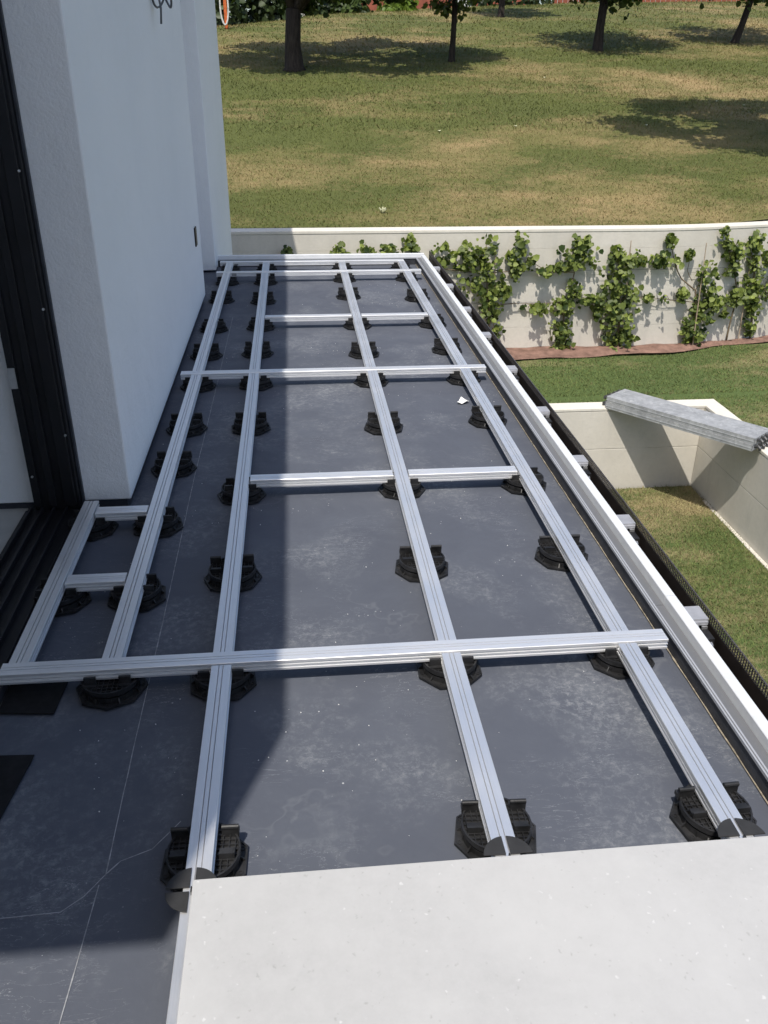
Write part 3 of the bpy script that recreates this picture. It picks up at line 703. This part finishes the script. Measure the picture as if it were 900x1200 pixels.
# rubber pads and scrap
def pad(name, poly, z, label):
    o = MB().prism(poly, 0.0015, z).build(name, M['pad'], bevel=0.001); return tag(o, label, 'mat', 'rubber pads on the membrane')
pad('rubber_pad', [(-0.783, 1.40), (-0.676, 1.385), (-0.650, 1.598), (-0.783, 1.606)], 0.006, 'flat black rubber pad on the membrane beside the door sill')
pad('rubber_pad', [(-0.780, 1.757), (-0.640, 1.742), (-0.632, 1.90), (-0.780, 1.90)], 0.006, 'flat black rubber pad under the cross rail beside the door sill')
mb = MB(); mb.add([(0.752,3.875,0.012),(0.775,3.868,0.003),(0.80,3.878,0.014),(0.815,3.892,0.006),(0.795,3.915,0.01),(0.782,3.935,0.016),(0.765,3.905,0.004)], [(0,1,6),(1,2,4,6),(2,3,4),(4,5,6)])
o = mb.build('paper_scrap', M['paper']); sm = o.modifiers.new('solid', 'SOLIDIFY'); sm.thickness = 0.001
tag(o, 'crumpled white paper scrap on the membrane', 'paper')

# ------------------------------------------------------------------ vines
def leafset(C_, N_, size, rnd):
    """five-point leaves: centres, normals, sizes -> fans of 6 verts"""
    n = len(C_)
    N_ = N_/np.linalg.norm(N_, axis=1, keepdims=True)
    A = np.cross(N_, RNG.normal(size=(n, 3))); A /= np.linalg.norm(A, axis=1, keepdims=True); B = np.cross(N_, A)
    shape = np.array([(0, -0.45), (0.48, -0.30), (0.42, 0.22), (0, 0.62), (-0.42, 0.22), (-0.48, -0.30)])
    fold = np.array([0.0, 0.10, 0.06, -0.12, 0.06, 0.10])
    V = C_[:, None, :] + size[:, None, None]*(shape[None, :, 0, None]*A[:, None, :] + shape[None, :, 1, None]*B[:, None, :] + fold[None, :, None]*N_[:, None, :])
    idx = (np.arange(n)*6)[:, None]
    F = np.concatenate([idx + np.array([[0, 1, 2, 3]]), idx + np.array([[0, 3, 4, 5]])], 0)
    return V.reshape(-1, 3), F, np.repeat(rnd, 6)
def vine(label, root_x, blobs, stems, hidden=False):
    t = thing('grape_vine', label, 'vine', (root_x, faceY(root_x)-0.14, Z_MID+0.04), 0, 'vines trained on the retaining wall')
    inv = Matrix.Translation(-Vector(t.location))
    P = []; 
    for bx, bz, rx, rz in blobs:
        rx = max(rx, 0.045); rz = max(rz, 0.045)
        n = int(60 + 4200*rx*rz)
        u = RNG.normal(0, 0.58, (n, 2)); u /= np.maximum(1, np.linalg.norm(u, axis=1, keepdims=True)/1.25)
        x = bx+u[:,0]*rx; z = bz+u[:,1]*rz
        dep = 0.03+0.10*np.abs(RNG.normal(0, 0.6, n))*min(1.4, 0.5+rx/0.14)
        y = np.array([faceY(a) for a in x]) - dep
        keep = np.array([mnoise.noise((a*9, b*9, 2.0)) + random.uniform(-0.25, 0.25) > -0.12 for a, b in zip(x, z)])
        P.append(np.column_stack([x, y, np.maximum(z, Z_MID+0.05)])[keep])
    P = np.concatenate(P); n = len(P)
    N_ = np.column_stack([RNG.normal(-0.1, 0.55, n), RNG.normal(-0.75, 0.45, n), RNG.normal(0.45, 0.5, n)])
    V, F, r = leafset(P, N_, 0.028+0.062*RNG.beta(1.3, 2.2, n), RNG.beta(1.0, 1.25, n))
    o = stuff(obj('foliage', rawmesh('foliage', V, F, M['vine'], r), t)); o.matrix_parent_inverse = inv
    mb = MB()
    for pts, r0, r1 in stems:
        q = []; m = len(pts)
        for (a, b), (c, d) in zip(pts[:-1], pts[1:]):
            for i in range(5):
                f = i/5; x = a+(c-a)*f; z = b+(d-b)*f
                q.append((x+0.012*mnoise.noise((x*9, z*9, 1)), faceY(x)-0.06+0.02*mnoise.noise((x*5, z*5, 8)), z))
        x, z = pts[-1]; q.append((x, faceY(x)-0.06, z))
        mb.tube(q, [r0+(r1-r0)*i/(len(q)-1) for i in range(len(q))], 6)
    o = mb.build('stem', M['stem'], t, smooth=True); o.matrix_parent_inverse = inv
    return t
ZG = Z_MID+0.02
vine('vine tops just showing over the far end of the terrace', 0.55, [(-0.10,-0.50,0.06,0.10),(0.53,-0.44,0.09,0.08),(0.83,-0.44,0.11,0.08),(1.08,-0.46,0.10,0.07),(0.6,-0.75,0.3,0.15),(0.6,-1.1,0.2,0.3)],
     [([(0.55,ZG),(0.56,-1.1),(0.6,-0.5)], 0.018, 0.006), ([(0.56,-0.75),(0.1,-0.7),(-0.1,-0.5)], 0.008, 0.004), ([(0.56,-0.75),(1.1,-0.72)], 0.008, 0.004)])
vine('bushy vine on the wall beside the far corner of the terrace', 2.34, [(1.34,-0.40,0.08,0.10),(1.71,-0.54,0.11,0.14),(1.98,-0.53,0.12,0.13),(2.23,-0.48,0.16,0.16),(2.18,-0.78,0.23,0.18),(2.32,-1.05,0.13,0.21),(2.36,-1.40,0.11,0.19),(2.49,-0.95,0.07,0.08),(2.60,-0.68,0.09,0.10),(2.63,-0.39,0.08,0.12),(2.54,-0.55,0.06,0.06)],
     [([(2.36,ZG),(2.33,-1.2),(2.28,-0.8),(2.24,-0.38)], 0.016, 0.004), ([(2.3,-0.72),(1.9,-0.68),(1.4,-0.62)], 0.008, 0.004), ([(2.3,-0.72),(2.55,-0.7),(2.63,-0.35)], 0.007, 0.003), ([(2.33,-1.1),(2.7,-1.08),(3.0,-1.1)], 0.007, 0.003)])
vine('vine with a pointed crown between two bare stretches of wall', 3.28, [(3.38,-0.36,0.09,0.08),(3.36,-0.54,0.23,0.14),(3.14,-0.65,0.08,0.05),(3.35,-0.92,0.07,0.10),(3.25,-1.11,0.17,0.10),(3.25,-1.37,0.13,0.17),(3.24,-1.60,0.12,0.08),(2.93,-1.13,0.15,0.07),(2.80,-0.60,0.06,0.08),(2.97,-0.68,0.10,0.03),(3.55,-1.05,0.12,0.05),(3.68,-1.18,0.05,0.10)],
     [([(3.28,ZG),(3.26,-1.2),(3.33,-0.8),(3.38,-0.35)], 0.016, 0.004), ([(3.33,-0.72),(3.0,-0.70),(2.78,-0.58)], 0.007, 0.003), ([(3.28,-1.08),(2.8,-1.1)], 0.007, 0.003), ([(3.28,-1.08),(3.7,-1.04)], 0.007, 0.003), ([(3.68,-1.04),(3.67,-1.3)], 0.004, 0.002)])
vine('full column-shaped vine reaching from the bed to near the coping', 4.0, [(3.84,-0.52,0.08,0.09),(4.02,-0.55,0.08,0.09),(3.84,-0.73,0.16,0.13),(3.93,-0.96,0.23,0.13),(3.95,-1.18,0.21,0.15),(3.96,-1.42,0.18,0.15),(4.00,-1.58,0.16,0.09),(4.38,-1.04,0.13,0.03),(4.15,-0.61,0.03,0.06)],
     [([(4.0,ZG),(3.97,-1.2),(3.92,-0.8),(3.84,-0.5)], 0.017, 0.004), ([(3.95,-1.05),(4.3,-1.04),(4.7,-1.08)], 0.006, 0.003)])
vine('thin sprawling vine with bare shoots, tied to a bare wooden stake', 5.03, [(4.49,-0.37,0.04,0.07),(4.31,-0.58,0.08,0.04),(4.48,-0.60,0.15,0.09),(4.76,-0.53,0.05,0.03),(4.93,-1.47,0.10,0.14),(5.03,-1.55,0.13,0.10),(5.04,-1.30,0.16,0.13),(5.10,-1.07,0.15,0.15),(5.03,-0.75,0.12,0.11),(5.28,-1.12,0.12,0.07),(4.75,-1.03,0.05,0.07)],
     [([(5.03,ZG),(4.98,-1.3),(4.92,-0.97),(4.70,-0.82),(4.58,-0.62),(4.49,-0.36)], 0.014, 0.004), ([(4.92,-0.97),(5.0,-0.75),(5.05,-0.6)], 0.006, 0.003), ([(4.85,-0.85),(4.76,-0.72),(4.78,-0.5)], 0.005, 0.003), ([(4.95,-1.12),(4.6,-1.08),(4.55,-1.02)], 0.006, 0.003)])
vine('vine shoots climbing above the coping between two wooden stakes', 5.45, [(5.17,-0.27,0.04,0.06),(5.24,-0.44,0.13,0.10),(5.42,-0.52,0.13,0.08),(5.39,-0.69,0.09,0.11),(5.53,-1.05,0.17,0.11),(5.37,-1.27,0.03,0.03)],
     [([(5.5,ZG),(5.52,-1.1),(5.42,-0.7),(5.25,-0.45),(5.17,-0.25)], 0.012, 0.003)])
vine('dense vine around the stake where the wall curves away', 5.84, [(5.63,-0.41,0.09,0.09),(5.67,-0.66,0.08,0.18),(5.74,-0.95,0.12,0.16),(5.78,-1.22,0.08,0.20),(5.82,-1.49,0.08,0.10),(6.0,-0.99,0.16,0.13),(5.92,-0.60,0.13,0.10),(6.4,-0.9,0.25,0.25),(6.6,-1.3,0.2,0.3)],
     [([(5.86,ZG),(5.8,-1.2),(5.7,-0.7),(5.64,-0.4)], 0.015, 0.004), ([(5.76,-1.0),(6.5,-0.95)], 0.007, 0.003)])
for x, z1, lab in ((4.0, -0.36, 'thin wooden stake inside the column-shaped vine'), (4.93, -0.39, 'thin wooden stake standing clear beside the sprawling vine'), (5.63, -0.44, 'thin wooden stake inside the dense vine at the wall curve'), (2.36, -0.45, 'thin wooden stake in the vine by the terrace corner')):
    mb = MB(); y = faceY(x)-(0.13 if 4.5 < x < 5 else 0.055); mb.tube([(x+0.05, y, Z_MID-0.05), (x, y+0.01, z1)], [0.008, 0.0055], 7)
    tag(mb.build('stake', M['stake']), lab, 'stake')
for z, lab in ((-0.70, 'upper trellis wire stretched along the vine wall'), (-1.07, 'lower trellis wire stretched along the vine wall')):
    mb = MB(); mb.tube([(x, faceY(x)-0.075, z+0.006*math.sin(x*2)) for x in np.arange(-3, 8.1, 0.4)], 0.0022, 5)
    tag(mb.build('trellis_wire', M['cable']), lab, 'wire')

# ------------------------------------------------------------------ trees on the slope
def tree(name, label, x, y, trunk_r, fork_h, crown_c, crown_r, nclump, per, leaf, mat, lean=(0, 0), seed=1, group='trees on the slope', sp=0.14):
    rs = random.Random(seed); rg = np.random.default_rng(seed)
    z0 = hill_z(x, y)-0.08
    t = thing(name, label, 'tree', (x, y, z0), 0, group)
    mb = MB(); fk = Vector((lean[0], lean[1], fork_h))
    pts = [Vector((0, 0, 0)), Vector((0, 0, 0.12)), fk*0.45+Vector((rs.uniform(-1, 1)*trunk_r*0.3, 0, 0)), fk]
    mb.tube(pts, [trunk_r*1.9, trunk_r*1.2, trunk_r*0.95, trunk_r*0.9], 12)
    cc = Vector(crown_c); cr = Vector(crown_r)
    ends = []
    nl = 5 if trunk_r > 0.1 else 3
    limbs = []
    for i in range(nl):
        a = 2*math.pi*(i+rs.uniform(-.25, .25))/nl
        e = cc + Vector((cr.x*0.45*math.cos(a), cr.y*0.45*math.sin(a), cr.z*rs.uniform(-0.25, 0.4)))
        m1 = fk.lerp(e, 0.4) + Vector((rs.uniform(-.12, .12), rs.uniform(-.12, .12), 0.1))*cr.x*0.5
        mb.tube([fk-Vector((0, 0, trunk_r*0.5)), m1, e], [trunk_r*0.62, trunk_r*0.42, trunk_r*0.22], 8); limbs.append((m1, e))
    centres = []
    for i in range(nclump):
        while True:
            p = Vector((rs.uniform(-1, 1), rs.uniform(-1, 1), rs.uniform(-1, 1)))
            if 0.25 < p.length < 1: break
        p = p.normalized()*(p.length**0.45)
        q = cc + Vector((p.x*cr.x, p.y*cr.y, p.z*cr.z)); centres.append(q)
        m1, e = min(limbs, key=lambda le: (le[1]-q).length)
        s_ = m1.lerp(e, rs.uniform(0.3, 1.0)); md = s_.lerp(q, 0.5) + Vector((0, 0, -0.05*cr.z))
        mb.tube([s_, md, q], [trunk_r*0.13+0.004, trunk_r*0.08+0.003, 0.004], 5, cap=False)
    mb.build('trunk', M['bark'], t, smooth=True)
    P = np.concatenate([np.array(q)[None, :] + rg.normal(0, 1, (per, 3))*np.array([sp*cr.x**0.6, sp*cr.y**0.6, sp*0.7*cr.z**0.6]) for q in centres])
    n = len(P); N_ = rg.normal(0, 0.7, (n, 3)) + np.array([0, 0, 0.6])
    V, F, r = leafset(P, N_, rg.uniform(0.7, 1.3, n)*leaf, rg.beta(1.5, 1.7, n))
    stuff(obj('crown', rawmesh('crown', V, F, mat, r), t))
    return t
tree('broad_tree', 'thick dark trunked tree with low forked limbs and wide shadow on the slope', 0.14, 19.83, 0.17, 1.15, (0.7, 0.2, 2.95), (3.0, 2.3, 1.7), 74, 200, 0.125, M['tree'], (0.02, 0.0), 3, sp=0.115)
tree('young_tree', 'slender young tree with pale yellow-green leaves beside the wide tree shadow', 3.56, 20.9, 0.062, 1.3, (0.0, 0, 1.7), (0.85, 0.8, 0.8), 36, 55, 0.10, M['ytree'], (0.03, 0), 5)
tree('fruit_tree', 'small leafy tree with straight ivy-covered trunk and drooping side shoots', 7.26, 22.32, 0.105, 1.25, (0.25, 0, 2.45), (1.55, 1.4, 1.35), 66, 62, 0.12, M['tree'], (0.05, 0), 8, sp=0.19)
tree('fruit_tree', 'small tree with forked trunk leaning away from the ivy-covered one', 11.2, 23.59, 0.085, 1.0, (0.15, 0, 2.3), (1.75, 1.4, 1.2), 66, 62, 0.12, M['tree'], (0.22, 0), 12, sp=0.19)
tree('small_tree', 'far small tree near the top of the slope with a round shadow', 6.07, 27.63, 0.08, 1.35, (0.2, 0, 2.3), (1.2, 1.1, 0.95), 45, 70, 0.12, M['tree'], (0, 0), 15)
tree('broad_tree', 'tree beyond the edge of view that throws a branching shadow low on the slope', 8.75, 12.7, 0.2, 2.2, (-1.05, 0.9, 4.5), (2.9, 1.9, 1.25), 66, 260, 0.12, M['tree'], (-0.1, 0), 22, sp=0.12)

# ------------------------------------------------------------------ things along the crest
def bush(label, x, y, r, hh, mat, seed, n=900):
    rg = np.random.default_rng(seed); z0 = hill_z(x, y)-0.1
    t = thing('bush', label, 'bush', (x, y, z0))
    u = rg.normal(size=(n, 3)); u /= np.linalg.norm(u, axis=1, keepdims=True); u[:,2] = np.abs(u[:,2])
    rad = rg.uniform(0.55, 1.0, n)*(1+0.25*np.sin(u[:,0]*7+seed)*np.cos(u[:,1]*6))
    P = u*rad[:, None]*np.array([r, r*0.7, hh]); N_ = u+rg.normal(0, 0.5, (n, 3))
    V, F, q = leafset(P, N_, rg.uniform(0.10, 0.2, n), rg.uniform(0, 1, n))
    stuff(obj('foliage', rawmesh('foliage', V, F, mat, q), t))
    mb = MB()
    for k in range(4): mb.tube([(0, 0, 0), (r*0.3*math.cos(k*1.6), r*0.3*math.sin(k*1.6), hh*0.7)], [0.05, 0.015], 6)
    mb.build('stem', M['bark'], t)
bush('tall dark bush behind the orange post', -1.75, 27.6, 0.9, 2.2, M['hedge'], 1)
bush('dark bush at the crest left of the thick trunked tree', -0.45, 28.4, 0.8, 1.7, M['hedge'], 2)
bush('dark hedge bush right of the thick trunked tree', 1.25, 30.2, 0.7, 1.3, M['hedge'], 3)
bush('low hedge bush before the red brick house', 2.0, 29.9, 0.6, 0.5, M['tree'], 4, 500)
bush('bright yellow-green bush before the red brick house', 3.5, 30.9, 0.6, 0.8, M['bright'], 5, 600)
bush('dark bush between the red brick house and the far small tree', 8.2, 36.5, 1.9, 1.4, M['hedge'], 6)
bush('dark bush at the crest above the ivy-covered tree', 13.5, 41, 1.6, 1.4, M['hedge'], 7)
hb = thing('brick_house', 'red brick house half hidden behind the crest of the slope', 'house', (6.3, 42, hill_z(6.3, 42)-0.2))
MB().box(-4.5, 4.5, 0, 6, 0, 3.0).build('wall', M['brick'], hb)
MB().add([(-4.9,-0.4,3.0),(4.9,-0.4,3.0),(4.9,6.4,3.0),(-4.9,6.4,3.0),(-4.9,3,5.2),(4.9,3,5.2)], [(0,1,5,4),(2,3,4,5),(0,4,3),(1,2,5),(3,2,1,0)]).build('roof', M['rooft'], hb)
for x in (-3, -0.8, 2.6): 
    wv = MB().box(x, x+1.1, -0.05, -0.003, 0.9, 2.2).build('window', M['pale'], hb); MB().box(x+0.1, x+1.0, -0.06, -0.052, 1.0, 2.1).build('pane', M['glass'], wv)
MB().box(0.9, 1.8, -0.05, -0.003, 0, 2.1).build('door', M['pale'], hb)
fw = thing('fence', 'red-brown board fence along the crest behind the young trees', 'fence', (18, 44, hill_z(18, 44)-0.1))
for i in range(60):
    MB().box(-6+i*0.24, -6+i*0.24+0.22, 0, 0.03, 0, 1.35+0.03*random.random()).build('board', M['brick'], fw)
po = thing('play_post', 'orange post with a pale hanging loop beside the white house corner', 'post', (-1.50, 25.3, hill_z(-1.5, 25.3)-0.05))
MB().box(-0.04, 0.04, -0.04, 0.04, 0, 2.4).build('post', M['orange'], po, bevel=0.01)
mb = MB(); mb.tube([(0.0+0.10*math.sin(a)-0.02, -0.1, 0.55+0.42*math.cos(a)) for a in np.linspace(0, 2*math.pi, 20)], 0.022, 8); mb.build('loop', M['pale'], po, smooth=True)
o = MB().box(0.35, 0.95, 30.6, 30.66, hill_z(0.6, 30.6), hill_z(0.6, 30.6)+0.75).build('white_board', M['pale']); tag(o, 'pale board standing between bushes at the crest', 'board')
mb = MB(); 
for k in range(9):
    a = k*2*math.pi/9; mb.tube([(1.1, 11.09, hill_z(1.1, 11.09)), (1.1+0.045*math.cos(a), 11.09+0.045*math.sin(a), hill_z(1.1, 11.09)+0.05+0.008*(k%3))], [0.002, 0.008], 5)
tag(mb.build('wildflower', M['flower']), 'single pale wildflower head in the dry grass above the wall', 'flower')
for k, (x, y) in enumerate(((8.0, 17.2), (8.4, 16.9), (6.0, 15.4), (2.4, 15.0), (5.2, 19.2), (9.1, 12.9), (3.7, 15.2))):
    z = hill_z(x, y); mb = MB(); mb.add([(x-0.03,y,z+0.022),(x,y-0.025,z+0.012),(x+0.03,y+0.01,z+0.026),(x,y+0.025,z+0.022)], [(0,1,2,3)])
    o = mb.build('fallen_leaf', M['flower']); tag(o, 'pale fallen leaf on the dry slope', 'leaf', 'fallen leaves on the slope')
mb = MB(); mb.add([(4.02,5.62,Z_LOW+0.05),(4.09,5.58,Z_LOW+0.06),(4.13,5.66,Z_LOW+0.05),(4.06,5.70,Z_LOW+0.06)], [(0,1,2,3)])
tag(mb.build('fallen_leaf', M['vine']), 'large pale green leaf lying on the lower lawn', 'leaf')
